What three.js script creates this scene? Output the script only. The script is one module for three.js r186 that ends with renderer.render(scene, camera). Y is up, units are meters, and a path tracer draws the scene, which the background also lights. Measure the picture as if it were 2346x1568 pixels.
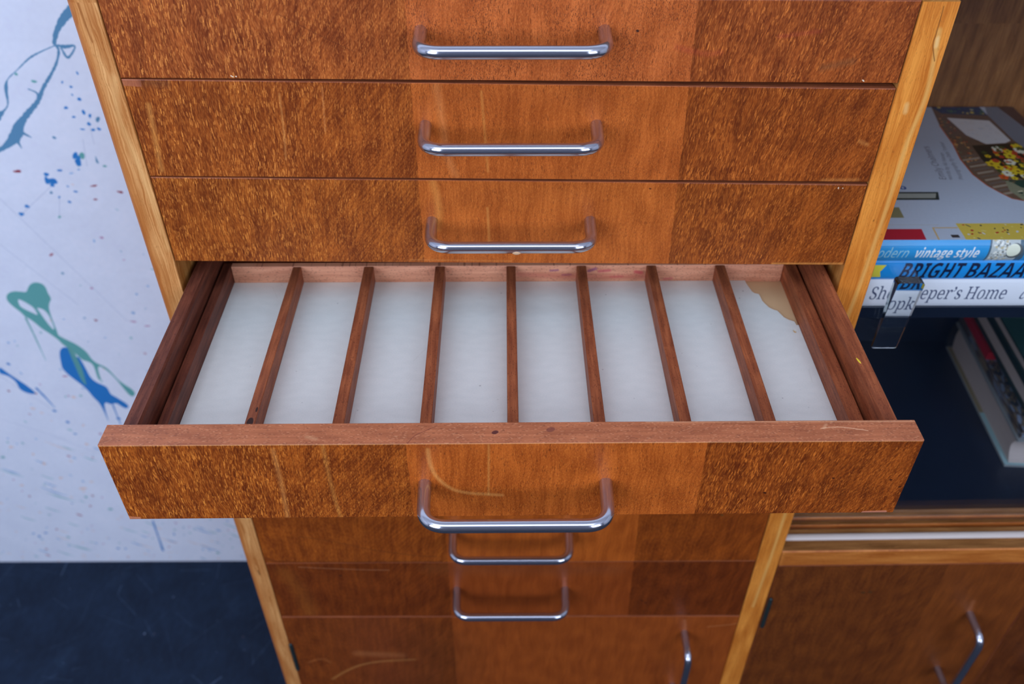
import * as THREE from 'three';
import { RoundedBoxGeometry } from 'three/addons/geometries/RoundedBoxGeometry.js';
import { mergeGeometries } from 'three/addons/utils/BufferGeometryUtils.js';
import { RectAreaLightUniformsLib } from 'three/addons/lights/RectAreaLightUniformsLib.js';
import { createNoise2D } from 'simplex-noise';

// ------------------------------------------------------------------ camera, light, exposure
RectAreaLightUniformsLib.init();
const scene = new THREE.Scene();
const renderer = new THREE.WebGLRenderer({ antialias: true });
renderer.toneMapping = THREE.LinearToneMapping;
renderer.toneMappingExposure = 1.0;
renderer.shadowMap.enabled = true;

const camera = new THREE.PerspectiveCamera(2 * Math.atan(784 / 2027.02) * 180 / Math.PI, 2346 / 1568, 0.05, 30);
camera.position.set(0.29714, 0.60102, 0.64943);
camera.quaternion.setFromRotationMatrix(new THREE.Matrix4().makeBasis(
  new THREE.Vector3(0.999985, 0.000732, 0.005376), new THREE.Vector3(0.00292, 0.762486, -0.646998), new THREE.Vector3(-0.004573, 0.647004, 0.762472)));
camera.focus = 0.70;
camera.userData.fStop = 5.6;

scene.background = new THREE.Color(0.55, 0.65, 0.9);       // overcast daylight outside the windows
const FLOOR = -0.907, WALL = -0.44, FRONT = 2.2, CEIL = 1.95, LEFT = -2.6, RIGHT = 3.2;
const WINDOWS = [[-1.9, -0.4, 0.4, 1.85, 8.5], [1.0, 2.3, 0.4, 1.85, 6.5]];     // x0, x1, y0, y1, daylight
const SKYLIGHT = [-0.9, 1.1, 0.75, 1.75, 3.2];                                      // x0, x1, z0, z1, daylight
const DAYLIGHT = [0.61, 0.73, 1.0];
for (const [x0, x1, y0, y1, power] of WINDOWS) {
  const l = new THREE.RectAreaLight(new THREE.Color(...DAYLIGHT), power, x1 - x0 - 0.1, y1 - y0 - 0.1);
  l.name = 'window_daylight';
  l.position.set((x0 + x1) / 2, (y0 + y1) / 2, FRONT - 0.03);
  l.lookAt((x0 + x1) / 2, (y0 + y1) / 2, 0);
  scene.add(l);
}

{
  const [x0, x1, z0, z1, power] = SKYLIGHT, l = new THREE.RectAreaLight(new THREE.Color(...DAYLIGHT), power, x1 - x0 - 0.1, z1 - z0 - 0.1);
  l.name = 'skylight_daylight';
  l.position.set((x0 + x1) / 2, CEIL - 0.03, (z0 + z1) / 2);
  l.rotation.x = -Math.PI / 2;
  scene.add(l);
}

// ------------------------------------------------------------------ helpers
function rng(seed) { let a = seed >>> 0; return () => { a |= 0; a = a + 0x6D2B79F5 | 0; let t = Math.imul(a ^ a >>> 15, 1 | a); t = t + Math.imul(t ^ t >>> 7, 61 | t) ^ t; return ((t ^ t >>> 14) >>> 0) / 4294967296; }; }
const noise = createNoise2D(rng(11));
const clamp = (v, a = 0, b = 1) => Math.min(b, Math.max(a, v));
const smooth = (a, b, v) => { const t = clamp((v - a) / (b - a)); return t * t * (3 - 2 * t); };
const mix3 = (a, b, t) => [a[0] + (b[0] - a[0]) * t, a[1] + (b[1] - a[1]) * t, a[2] + (b[2] - a[2]) * t];
const lin = (v) => { v /= 255; return v <= 0.04045 ? v / 12.92 : ((v + 0.055) / 1.055) ** 2.4; };
const srgb = (v) => Math.round(255 * clamp(v <= 0.0031308 ? v * 12.92 : 1.055 * v ** (1 / 2.4) - 0.055));
// colours are written down as seen under the room's bluish daylight and turned into the surface's own colour here
const DAY = [0.70, 0.76, 1.0];
const LUT = DAY.map((d) => Uint8Array.from({ length: 256 }, (_, i) => srgb(lin(i) / d)));
const own = (r, g, b) => new THREE.Color(lin(LUT[0][r]), lin(LUT[1][g]), lin(LUT[2][b]));
const css = (c, a = 1) => `rgba(${c.map(Math.round).join(',')},${a})`;

function makeCanvas(w, h, pixel, marks) {
  const c = document.createElement('canvas'); c.width = w; c.height = h;
  const g = c.getContext('2d');
  if (pixel) {
    const im = g.createImageData(w, h);
    for (let j = 0, k = 0; j < h; j++) for (let i = 0; i < w; i++, k += 4) {
      const p = pixel((i + 0.5) / w, 1 - (j + 0.5) / h);
      im.data[k] = p[0]; im.data[k + 1] = p[1]; im.data[k + 2] = p[2]; im.data[k + 3] = 255;
    }
    g.putImageData(im, 0, 0);
  }
  if (marks) marks(g, w, h);
  return c;
}
function asTexture(c, color = true) {
  if (color) {
    const g = c.getContext('2d'), im = g.getImageData(0, 0, c.width, c.height), d = im.data;
    for (let k = 0; k < d.length; k += 4) { d[k] = LUT[0][d[k]]; d[k + 1] = LUT[1][d[k + 1]]; d[k + 2] = LUT[2][d[k + 2]]; }
    g.putImageData(im, 0, 0);
  }
  const t = new THREE.CanvasTexture(c);
  t.wrapS = t.wrapT = THREE.RepeatWrapping; t.magFilter = THREE.LinearFilter;
  if (color) t.colorSpace = THREE.SRGBColorSpace;
  return t;
}
const mat = (o) => new THREE.MeshPhysicalMaterial({ roughness: 0.5, metalness: 0, ...o });
const woodMat = (o) => mat({ specularIntensity: 0.45, ...o });

function add(parent, name, geometry, material, extra) {
  const m = new THREE.Mesh(geometry, material);
  m.name = name; m.castShadow = m.receiveShadow = true;
  if (extra) Object.assign(m.userData, extra);
  (parent || scene).add(m);
  return m;
}
const structure = (name, geometry, material, parent) => add(parent, name, geometry, material, parent ? undefined : { kind: 'structure' });
function thing(name, label, category, group) {
  const g = new THREE.Group(); g.name = name; g.userData = { label, category };
  if (group) g.userData.group = group;
  scene.add(g); return g;
}
function seat(group, x, y, z) {      // puts the origin of a group, built in room coordinates, at its base
  for (const c of group.children) c.position.sub(new THREE.Vector3(x, y, z));
  group.position.set(x, y, z);
}
// faces sorted by their normal into material slots, each slot with its own uv rule
function sorted(geometry, classOf, uvOf) {
  const g = geometry.index ? geometry.toNonIndexed() : geometry.clone();
  const p = g.attributes.position, n = g.attributes.normal, count = p.count / 3, slots = [];
  for (let t = 0; t < count; t++) {
    const a = t * 3, v = [0, 1, 2].map((k) => new THREE.Vector3().fromBufferAttribute(p, a + k));
    const f = v[1].clone().sub(v[0]).cross(v[2].clone().sub(v[0])).normalize();
    const c = v[0].clone().add(v[1]).add(v[2]).divideScalar(3);
    const s = classOf(f, c); (slots[s] ||= []).push([t, f]);
  }
  const P = [], N = [], U = []; const out = new THREE.BufferGeometry(); let at = 0;
  slots.forEach((list, s) => {
    if (!list) return;
    for (const [t, f] of list) for (let k = 0; k < 3; k++) {
      const i = t * 3 + k, x = p.getX(i), y = p.getY(i), z = p.getZ(i);
      P.push(x, y, z); N.push(n.getX(i), n.getY(i), n.getZ(i)); U.push(...uvOf(s, x, y, z, f));
    }
    out.addGroup(at, list.length * 3, s); at += list.length * 3;
  });
  out.setAttribute('position', new THREE.Float32BufferAttribute(P, 3));
  out.setAttribute('normal', new THREE.Float32BufferAttribute(N, 3));
  out.setAttribute('uv', new THREE.Float32BufferAttribute(U, 2));
  return out;
}
// wood uv: u along the grain axis, v across it, in metres over the size of one texture
function grained(geometry, axis, size, shift = 0) {
  const g = geometry.index ? geometry.toNonIndexed() : geometry;
  const p = g.attributes.position, n = g.attributes.normal, uv = new Float32Array(p.count * 2), ax = 'xyz'.indexOf(axis);
  for (let i = 0; i < p.count; i++) {
    const P = [p.getX(i), p.getY(i), p.getZ(i)], N = [n.getX(i), n.getY(i), n.getZ(i)].map(Math.abs);
    const across = [0, 1, 2].filter((k) => k !== ax).sort((a, b) => N[a] - N[b])[0];
    uv[2 * i] = (P[ax] + shift * 0.37) / size[0]; uv[2 * i + 1] = (P[across] + shift * 0.013) / size[1];
  }
  g.setAttribute('uv', new THREE.BufferAttribute(uv, 2));
  return g;
}
const boxAt = (x0, x1, y0, y1, z0, z1, r = 0.0008) => new RoundedBoxGeometry(x1 - x0, y1 - y0, z1 - z0, 2, Math.min(r, (x1 - x0) / 2.1, (y1 - y0) / 2.1, (z1 - z0) / 2.1)).translate((x0 + x1) / 2, (y0 + y1) / 2, (z0 + z1) / 2);
function extrudeX(profile, x0, x1, curve) {      // profile of [z, y] pairs, swept along x
  const s = new THREE.Shape(profile.map(([z, y]) => new THREE.Vector2(-z, y)));
  return new THREE.ExtrudeGeometry(s, { depth: x1 - x0, bevelEnabled: false, curveSegments: 12, steps: 1 }).rotateY(Math.PI / 2).translate(x0, 0, 0);
}

// ------------------------------------------------------------------ wood
const MAHOGANY_SIZE = [0.5, 0.07], OAK_SIZE = [0.7, 0.09];
function reddish(u, v, L, W, o = {}) {           // mahogany of drawer boxes, u along the grain
  const x = u * L * 1000, y = v * W * 1000;
  const a = noise(x / 30, y / 1.1), b = noise(x / 90 + 9, y / 5), c = noise(x / 5, y / 0.7 + 40), m = noise(x / 40 + 70, y / 14);
  let p = mix3(o.dark || [104, 54, 38], o.light || [158, 92, 62], clamp(0.5 + 0.22 * a + 0.28 * b + 0.2 * m));
  if (c > 0.62) p = mix3(p, o.fleck || [190, 128, 96], (c - 0.62) * (o.flecks ?? 0.9));
  if (c < -0.72) p = mix3(p, [64, 30, 22], 0.5);
  return p;
}
function oak(u, v, L, W, o = {}) {
  const x = u * L * 1000, y = v * W * 1000, yy = y + 1.6 * noise(x / 110, y / 9) + 0.5 * noise(x / 25, y / 5);
  const a = noise(x / 160, yy / 1.7), b = noise(x / 60 + 31, yy / 0.8), c = noise(x / 7, yy / 0.5 + 12), m = noise(x / 90 + 5, y / 20);
  let p = mix3(o.dark || [158, 98, 46], o.light || [205, 152, 92], clamp(0.5 + 0.3 * a + 0.22 * b + 0.3 * m));
  if (c > 0.6) p = mix3(p, [118, 68, 32], (c - 0.6) * 1.1);
  return p;
}
const mahoganyMap = asTexture(makeCanvas(1024, 144, (u, v) => reddish(u, v, ...MAHOGANY_SIZE)));
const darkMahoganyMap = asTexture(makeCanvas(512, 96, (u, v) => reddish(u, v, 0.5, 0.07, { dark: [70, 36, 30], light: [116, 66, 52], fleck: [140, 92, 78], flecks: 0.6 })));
const oakMap = asTexture(makeCanvas(1024, 132, (u, v) => oak(u, v, ...OAK_SIZE)));
const brownMap = asTexture(makeCanvas(1024, 132, (u, v) => oak(u, v, 0.7, 0.09, { dark: [94, 58, 24], light: [142, 98, 58] })));
const M = {
  mahogany: woodMat({ map: mahoganyMap, roughness: 0.5 }),
  darkMahogany: woodMat({ map: darkMahoganyMap, roughness: 0.5 }),
  oak: woodMat({ map: oakMap, roughness: 0.42 }),
  brown: woodMat({ map: brownMap, roughness: 0.5 }),
  chrome: mat({ color: new THREE.Color(0.56, 0.54, 0.56), metalness: 0.95, roughness: 0.15 }),
  bronze: mat({ color: new THREE.Color(0.035, 0.05, 0.045), roughness: 0.45, metalness: 0.5 }),
  black: mat({ color: new THREE.Color(0.006, 0.011, 0.022), roughness: 0.3 }),
  white: mat({ color: new THREE.Color(0.8, 0.8, 0.8), roughness: 0.6 }),
};

// veneer of the drawer and door fronts: three leaves, upright grain with pale ray flecks; x, y in millimetres from the drawer opening's left edge and the floor of the scene
function veneer(x, y, o) {
  const jl = (o.joinL ?? 223) + 0.4 * noise(y / 22, o.k), jr = (o.joinR ?? 444) - 0.02 * y + 0.4 * noise(y / 22, 50 + o.k);
  const zone = x < jl ? 0 : x < jr ? 1 : 2;
  const tilt = zone === 2 ? 0.13 : zone === 0 ? 0.1 * smooth(60, 200, x) : 0.03;
  const w = 2.2 * noise(x / 60, y / 45 + o.k * 7) + 0.5 * noise(x / 14, y / 14);
  const xs = x - tilt * y + w;
  const coarse = zone === 0 ? 1 - 0.75 * smooth(95, 190, x) : zone === 2 ? 1 - 0.7 * smooth(500, 575, x) : 0.15;
  const g1 = noise(xs / 1.15, y / 8.5 + o.k * 13), g2 = noise(xs / 0.75 + 300, y / 3.6), fine = noise(xs / 0.5, y / 11 + 77), streak = noise(xs / 2.8 + 60, y / 70 + o.k * 9);
  const f = g1 * coarse * 1.1 + g2 * (1 - 0.55 * coarse);
  const broad = noise(xs / 16 + o.k * 3, y / 70) * 0.6 + noise(x / 45 + o.k * 11, y / 40) * 0.5;
  const diagMask = zone === 0 ? smooth(90, 170, x) : zone === 2 ? smooth(490, 570, x) * 0.8 : 0.4;
  const dg = noise((x * 0.8 - y * 0.62) / 2.6, (x * 0.62 + y * 0.8) / 55 + o.k * 5);
  const cont = o.contrast ?? 1;
  let p;
  if (zone === 1) {
    const k = o.tone ?? 0;
    p = mix3(mix3([138, 67, 25], [104, 50, 18], k), mix3([178, 96, 43], [152, 82, 32], k), clamp(0.5 + (0.4 * broad + 0.16 * fine + 0.28 * streak - 0.22 * dg * diagMask) * cont));
    p = mix3(p, [208, 134, 70], smooth(0.1, 0.95, f) * cont * (o.midFleck ?? 0.4));
    const pore = noise(xs / 0.62 + 300, y / 3.4 + 90);
    if (pore > 0.42) p = mix3(p, [84, 42, 24], clamp((pore - 0.42) * 2.6) * (o.pores ?? 0.35) * (0.4 + 0.6 * smooth(-0.3, 0.5, noise(x / 70 + 20, y / 50 + o.k))));
  } else {
    const L = zone === 0 ? [[102, 46, 16], [154, 82, 32], [212, 146, 80]] : [[96, 43, 14], [148, 76, 28], [202, 130, 66]];
    p = mix3(L[0], L[1], clamp(0.5 + (0.42 * broad + 0.14 * fine + 0.34 * streak - 0.34 * dg * diagMask) * cont));
    p = mix3(p, L[2], smooth(0.0, 0.95, f) * (0.34 - 0.06 * coarse) * cont);
    p = mix3(p, [72, 28, 12], smooth(0.1, 0.95, -f) * 0.32 * cont);
  }
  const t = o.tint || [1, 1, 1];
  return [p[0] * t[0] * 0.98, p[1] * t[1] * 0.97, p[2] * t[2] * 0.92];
}
const veneerBump = (x, y, o) => { const v = 128 + 60 * noise((x - 0.08 * y) / 0.9, y / 4.5 + o.k * 13) + 40 * noise(x / 0.4, y / 3); return [v, v, v]; };
// strokes on a front, given in metres of the front's own plane
function marksOn(x0, y0, w, h) {
  return (list) => (g, W, H) => {
    for (const [kind, color, alpha, width, pts] of list) {
      const P = pts.map(([x, y]) => [(x - x0) / w * W, (1 - (y - y0) / h) * H]), px = width / w * W;
      g.globalAlpha = alpha; g.strokeStyle = g.fillStyle = css(color); g.lineWidth = px; g.lineCap = g.lineJoin = 'round';
      if (kind === 'dot') for (const q of P) { g.beginPath(); g.ellipse(q[0], q[1], px, px * 0.7, 0.4, 0, 7); g.fill(); }
      else {
        g.lineCap = kind === 'flat' ? 'butt' : 'round';
        const soft = kind === 'soft' ? 6 : 1;
        for (let s = soft; s >= 1; s--) {
          g.globalAlpha = alpha / soft * (soft > 1 ? 0.85 : 1); g.lineWidth = px * s / soft * (soft > 1 ? 1.6 : 1);
          g.beginPath(); g.moveTo(...P[0]);
          for (let i = 1; i < P.length - 1; i++) g.quadraticCurveTo(P[i][0], P[i][1], (P[i][0] + P[i + 1][0]) / 2, (P[i][1] + P[i + 1][1]) / 2);
          g.lineTo(...P[P.length - 1]); g.stroke();
        }
      }
    }
    g.globalAlpha = 1;
  };
}
// pale and dark ray flecks, drawn one by one along the grain
function flecks(x0, y0, w, h, o) {
  return (g, W, H) => {
    if (o.flecks === false) return;
    const r = rng(100 + o.k * 17), px = W / (w * 1000), t = o.tint || [1, 1, 1], c0 = o.contrast ?? 1;
    const jl = o.joinL ?? 223, jr = o.joinR ?? 444, n = Math.round(w * h * 1e6 / 3.6);
    g.lineCap = 'round';
    for (let i = 0; i < n; i++) {
      const x = x0 * 1000 + r() * w * 1000, y = y0 * 1000 + r() * h * 1000, zone = x < jl ? 0 : x < jr ? 1 : 2, pale = r() < 0.62, a0 = r(), a1 = r(), a2 = r(), a3 = r();
      const coarse = zone === 0 ? 1 - 0.72 * smooth(95, 190, x) : zone === 2 ? 1 - 0.65 * smooth(505, 575, x) : 0.12;
      const cluster = 0.55 + 0.6 * noise(x / 17 + o.k, y / 15) + 0.3 * noise(x / 60, y / 40 + o.k);
      if (a0 > cluster || (zone === 1 && a3 > (pale ? 0.6 : 0.6 + 0.5 * (o.pores ?? 0.3)))) continue;
      const tilt = zone === 2 ? 0.10 + 0.12 * smooth(470, 590, x) : zone === 0 ? 0.06 * smooth(60, 200, x) : 0.02;
      const len = (0.9 + 3.6 * a1 * coarse + 0.7 * a1 + (zone === 1 && !pale ? 1.3 * a1 * (o.pores ?? 0.3) : 0)) * px, ang = Math.atan(tilt) + (a2 - 0.5) * 0.18, X = (x / 1000 - x0) / w * W, Y = (1 - (y / 1000 - y0) / h) * H;
      g.lineWidth = (0.30 + 0.42 * a3 * (0.4 + 0.6 * coarse)) * px;
      g.globalAlpha = (pale ? 0.22 + 0.5 * a2 * (0.45 + 0.55 * coarse) : 0.2 + 0.4 * a1) * c0 * (zone === 1 ? (pale ? 0.7 : 0.8 + 0.5 * (o.pores ?? 0.3)) : 1);
      const c = pale ? (zone === 2 ? [198, 116, 50] : zone === 1 ? [206, 128, 62] : [212, 138, 66]) : zone === 1 ? [84, 38, 16] : [74, 26, 8];
      g.strokeStyle = css(c.map((v, k) => v * Math.min(t[k], 1.1)));
      g.beginPath(); g.moveTo(X, Y); g.lineTo(X + Math.sin(ang) * len, Y - Math.cos(ang) * len); g.stroke();
    }
    g.globalAlpha = 1;
  };
}
// a front board: quad given by the heights of its four corners, veneer on its face, mahogany round its edges
function frontBoard({ x0 = 0.001, x1 = 0.599, tl, tr, bl, br, thick = 0.02, z = 0, res = 2048, opts, marks = [], bump = true, rough = 0.38, edge = M.mahogany, bevel = 0.0007 }) {
  const s = new THREE.Shape([[x0 + bevel, bl + bevel], [x1 - bevel, br + bevel], [x1 - bevel, tr - bevel], [x0 + bevel, tl - bevel]].map((q) => new THREE.Vector2(...q)));
  const raw = new THREE.ExtrudeGeometry(s, { depth: thick - 2 * bevel, bevelEnabled: true, bevelThickness: bevel, bevelSize: bevel, bevelSegments: 2 }).translate(0, 0, z - thick + bevel);
  const y0 = Math.min(bl, br), h = Math.max(tl, tr) - y0, w = x1 - x0;
  const H = Math.round(res * h / w), at = (u, v) => [(x0 + u * w) * 1000 - (opts.originX || 0), (y0 + v * h) * 1000];
  const map = asTexture(makeCanvas(res, H, (u, v) => veneer(...at(u, v), opts), (g, W2, H2) => { flecks(x0, y0, w, h, opts)(g, W2, H2); marksOn(x0, y0, w, h)(marks)(g, W2, H2); }));
  const front = woodMat({ map, roughness: rough });
  if (bump) { front.bumpMap = asTexture(makeCanvas(res, H, (u, v) => veneerBump(...at(u, v), opts)), false); front.bumpScale = 0.00006; }
  const geo = sorted(raw, (f) => (f.z > 0.9 ? 0 : 1), (k, x, y, zz, f) => (k === 0 ? [(x - x0) / w, (y - y0) / h] : Math.abs(f.y) > 0.5 ? [(x - x0) / w, (zz - z + thick) / thick] : [y / 0.5, zz / 0.07]));
  return { geo, mats: [front, edge] };
}

// ------------------------------------------------------------------ the room
const wallSplats = (() => {
  const SIZE = 1.2, N = 2048, r = rng(77);
  const X = (mm) => (mm / 1000 + 0.9) / SIZE * N, Y = (mm) => N - (mm / 1000 + 0.93) / SIZE * N;
  const C = { s: [78, 126, 172], g: [86, 150, 160], b: [30, 108, 190], r: [124, 22, 42], p: [150, 84, 132], t: [208, 178, 178] };
  const slate = [[[[-234, 211], [-246, 202], [-262, 184], [-270, 169]], [15, 11, 8, 5]], [[[-270, 169], [-267, 162], [-274, 146], [-287, 129], [-303, 111], [-317, 92], [-337, 74], [-353, 58], [-364, 42], [-383, 27], [-400, 18]], [4, 3.4, 3.4, 4, 5, 6.5, 9, 13, 18, 8, 5]],
    [[[-271, 166], [-289, 159], [-306, 151], [-328, 135], [-346, 121], [-352, 109], [-358, 87], [-367, 78], [-379, 70]], [1.6, 1.8, 3, 1.6, 1.6, 6, 1.6, 3, 13]], [[[-267, 167], [-258, 165], [-245, 166], [-259, 151], [-263, 163]], [2, 6, 2, 4, 3]], [[[-317, 92], [-314, 103], [-323, 109]], [4, 3, 2]], [[[-366, 44], [-362, 24]], [11, 1]], [[[-357, 50], [-343, 40]], [8, 1]]];
  const HEART = [[-477,-230],[-471,-222],[-461,-218],[-451,-219],[-442,-221],[-437,-212],[-430,-204],[-421,-201],[-412,-204],[-409,-212],[-410,-221],[-408,-234],[-414,-240],[-420,-256],[-421,-300],[-422,-307],[-413,-315],[-398,-326],[-387,-342],[-385,-356],[-379,-367],[-366,-375],[-360,-388],[-353,-408],[-331,-432],[-342,-446],[-350,-427],[-355,-408],[-363,-388],[-373,-374],[-379,-373],[-382,-388],[-382,-406],[-387,-403],[-386,-388],[-385,-369],[-392,-362],[-400,-360],[-406,-346],[-415,-333],[-422,-324],[-424,-317],[-433,-304],[-444,-292],[-450,-280],[-457,-271],[-461,-269],[-464,-260],[-472,-249],[-477,-239]];
  const HOLE1 = [[-460,-232],[-450,-240],[-441,-250],[-440,-261],[-440,-266],[-448,-260],[-461,-250],[-462,-242]];
  const HOLE2 = [[-437,-249],[-424,-256],[-422,-278],[-424,-298],[-429,-288],[-433,-271],[-436,-256]];
  const BLUE = [[-421,-331],[-428,-336],[-433,-346],[-437,-367],[-439,-379],[-432,-395],[-420,-412],[-412,-427],[-408,-444],[-400,-460],[-399,-509],[-398,-490],[-395,-462],[-390,-455],[-383,-462],[-372,-457],[-366,-467],[-358,-472],[-352,-463],[-369,-444],[-377,-437],[-377,-422],[-382,-416],[-392,-410],[-399,-398],[-400,-379],[-402,-360],[-404,-351],[-409,-355],[-413,-333]];
  const OVER = [[-415,-326],[-407,-339],[-407,-355],[-406,-381],[-409,-405],[-411,-419],[-416,-405],[-416,-379],[-416,-351],[-416,-335]];
  const LEFT = [[-541,-372],[-534,-385],[-523,-400],[-512,-414],[-503,-429],[-502,-437],[-514,-435],[-526,-426],[-525,-409],[-531,-397],[-539,-391],[-547,-389]];
  const drips = [[[[-461,-271],[-460,-312],[-460,-360]], [3.4, 2.6, 1.2], 'g'], [[[-380,-462],[-380,-510]], [3, 2], 'b'], [[[-497,-422],[-489,-444],[-481,-469]], [4, 4, 1], 'b'], [[[-394, -778], [-396, -826], [-398, -871]], [4, 3, 5], 'b']];
  const dots = [[-381, -11, 10, 3, 'r'], [-292, 9, 6, 14, 'b'], [-346, -26, 6, 10, 'b'], [-340, -33, 5, 5, 'b'], [-387, -67, 5, 4, 'b'], [-400, -81, 6, 5, 'b'], [-347, -85, 4, 4, 'g'], [-336, -52, 3, 3, 'b'], [-319, -35, 3, 2, 'b'], [-262, 77, 4, 8, 'b'], [-255, 71, 3, 5, 'b'], [-269, 101, 2, 2, 'b'], [-270, 52, 8, 2, 'b'], [-257, 51, 4, 3, 'b'], [-282, -34, 9, 2, 'r'], [-287, -56, 6, 2, 'r'], [-248, -44, 7, 3, 'r'], [-297, -121, 6, 3, 'p'], [-353, -276, 4, 3, 'r'], [-294, -279, 9, 2, 'p'], [-273, -288, 9, 2, 'p'], [-293, 0, 3, 8, 'g'], [-332, 129, 4, 3, 'g'], [-312, 119, 6, 3, 'g'], [-253, 130, 2, 5, 'b'], [-523, -368, 5, 4, 'b'], [-502, -435, 3, 3, 'r'], [-545, -429, 4, 3, 'r'], [-472, -504, 7, 5, 'b'], [-484, -476, 6, 4, 'b'], [-467, -533, 6, 2, 'b'], [-617, -593, 6, 4, 'g'],
    [-441, -443, 6, 6, 't'], [-446, -511, 3, 6, 't'], [-592, -566, 9, 7, 't'], [-559, -584, 4, 9, 't'], [-499, -680, 11, 6, 't'], [-477, -661, 6, 4, 't'], [-502, -705, 5, 4, 'g'], [-487, -701, 3, 4, 'r'], [-466, -740, 7, 5, 'g'], [-575, -827, 6, 4, 'g'], [-486, -864, 6, 4, 'b'], [-471, -865, 4, 3, 'b'], [-613, -813, 6, 3, 'b'], [-630, -824, 5, 4, 'b'], [-363, -819, 2, 8, 'b'], [-358, -805, 4, 3, 'g'], [-341, -562, 2, 4, 'p'], [-422, -533, 5, 4, 'p'], [-620, -655, 4, 3, 'p'], [-607, -702, 4, 3, 'r'], [-289, -880, 9, 3, 'g'], [-276, 118, 3, 3, 'b'], [-267, 112, 3, 3, 'b'], [-262, 95, 4, 4, 'b'], [-283, 83, 5, 3, 'b'], [-277, 70, 4, 2, 'b'], [-246, 66, 5, 7, 's'], [-260, 60, 4, 4, 'b'], [-250, 52, 6, 4, 'b'], [-313, 40, 4, 4, 's'], [-290, 2, 11, 9, 'b'], [-284, 14, 6, 10, 'g'], [-266, 6, 3, 9, 's'], [-258, -4, 5, 3, 'g'], [-342, -16, 7, 4, 'b'], [-336, -28, 12, 8, 'b'], [-322, -10, 6, 3, 'b'], [-345, -45, 5, 3, 's'], [-310, -44, 5, 3, 'b'], [-325, -60, 5, 3, 'b'], [-380, 100, 5, 3, 's'], [-440, -395, 8, 3, 'p'], [-520, -470, 7, 4, 't'], [-380, -495, 7, 4, 'b'], [-455, -560, 6, 5, 't'], [-548, -610, 5, 9, 't'], [-530, -650, 7, 5, 't'], [-610, -670, 8, 4, 't']];
  const wires = [[[-421, -54], [-304, -277]], [[-585, -495], [-482, -550]], [[-509, -539], [-438, -585]], [[-260, 56], [-262, 30]], [[-275, 37], [-282, -3]], [[-450, -132], [-370, -246]], [[-340, -33], [-400, -81]], [[-336, -52], [-347, -85]], [[-560, -380], [-480, -480]]];
  return makeCanvas(N, N, (u, v) => { const n = 2.5 * noise(u * 14, v * 14) + 1.5 * noise(u * 90, v * 90); return [200 + n, 207 + n, 238 + n * 0.8]; }, (g) => {
    const path = ([pts, ws], c, a = 1) => {
      g.globalAlpha = a; g.fillStyle = css(c); const cur = new THREE.CatmullRomCurve3(pts.map(([x, y]) => new THREE.Vector3(x, y, 0)));
      const n = Math.ceil(cur.getLength() * 1.2);
      for (let i = 0; i <= n; i++) { const t = i / n, q = cur.getPoint(t), k = t * (ws.length - 1), j = Math.min(ws.length - 2, Math.floor(k)), w = (ws[j] + (ws[j + 1] - ws[j]) * (k - j)) * (0.92 + 0.2 * noise(q.x / 6, q.y / 6)); g.beginPath(); g.arc(X(q.x), Y(q.y), w / 2 / 1000 / SIZE * N * 0.88, 0, 7); g.fill(); }
      g.globalAlpha = 1;
    };
    const blot = (x, y, w, h, c, a) => { g.globalAlpha = a; g.fillStyle = css(c); const rot = (r() - 0.3) * 0.9; for (let i = 0; i < 4; i++) { g.beginPath(); g.ellipse(X(x + (r() - 0.5) * w * 0.6), Y(y + (r() - 0.5) * h * 0.6), w * (0.25 + 0.3 * r()) * 1.6, h * (0.25 + 0.3 * r()) * 1.6, rot, 0, 7); g.fill(); } g.globalAlpha = 1; };
    g.lineCap = 'round';
    for (const [a, b] of wires) { g.globalAlpha = 0.4; g.strokeStyle = css([140, 150, 190]); g.lineWidth = 1.6; g.beginPath(); g.moveTo(X(a[0]), Y(a[1])); g.lineTo(X(b[0]), Y(b[1])); g.stroke(); }
    for (let i = 0; i < 900; i++) {                     // fine spatter, denser towards the floor
      const x = -900 + r() * 1200, y = -930 + r() * r() * 1200, low = y < -480, k = 'bgbgtrpsg'[Math.floor(r() * 9)];
      const w = 1 + r() * r() * (low ? 7 : 4), h = 1 + r() * 1.6;
      g.globalAlpha = low ? 0.35 + 0.4 * r() : 0.25 + 0.5 * r(); g.fillStyle = css(low && r() < 0.35 ? C.t : C[k]);
      g.beginPath(); g.ellipse(X(x), Y(y), w * 1.5, h * 1.5, low ? 0.65 + 0.4 * (r() - 0.5) : r() * 3, 0, 7); g.fill();
    }
    for (let i = 0; i < 60; i++) { const x = -650 + r() * 400, y = -880 + r() * 330, l = 12 + r() * 30; path([[[x, y], [x + l * 0.5, y - l * 0.35], [x + l, y - l * 0.6]], [1.5, 3, 1]], r() < 0.5 ? C.g : r() < 0.5 ? C.t : C.b, 0.45); }
    g.globalAlpha = 1;
    for (const a of slate) path(a, C.s);
    const fill = (rings, c, alpha = 1) => {
      g.globalAlpha = alpha; g.fillStyle = css(c); g.beginPath();
      for (const ring of rings) { const n = ring.length, m = (i) => { const p = ring[i % n], q = ring[(i + 1) % n]; return [X((p[0] + q[0]) / 2), Y((p[1] + q[1]) / 2)]; }; g.moveTo(...m(n - 1)); for (let i = 0; i < n; i++) g.quadraticCurveTo(X(ring[i][0]), Y(ring[i][1]), ...m(i)); g.closePath(); }
      g.fill('evenodd'); g.globalAlpha = 1;
    };
    fill([BLUE], C.b); fill([LEFT], C.b); fill([HEART, HOLE1, HOLE2], C.g); fill([OVER], [88, 146, 150], 0.9);
    for (const [pts, ws, k] of drips) path([pts, ws], C[k], 0.9);
    for (const [x, y, w, h, k] of dots) blot(x, y, w, h, C[k], k === 't' || k === 'p' ? 0.55 : 0.9);
  });
})();
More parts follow.
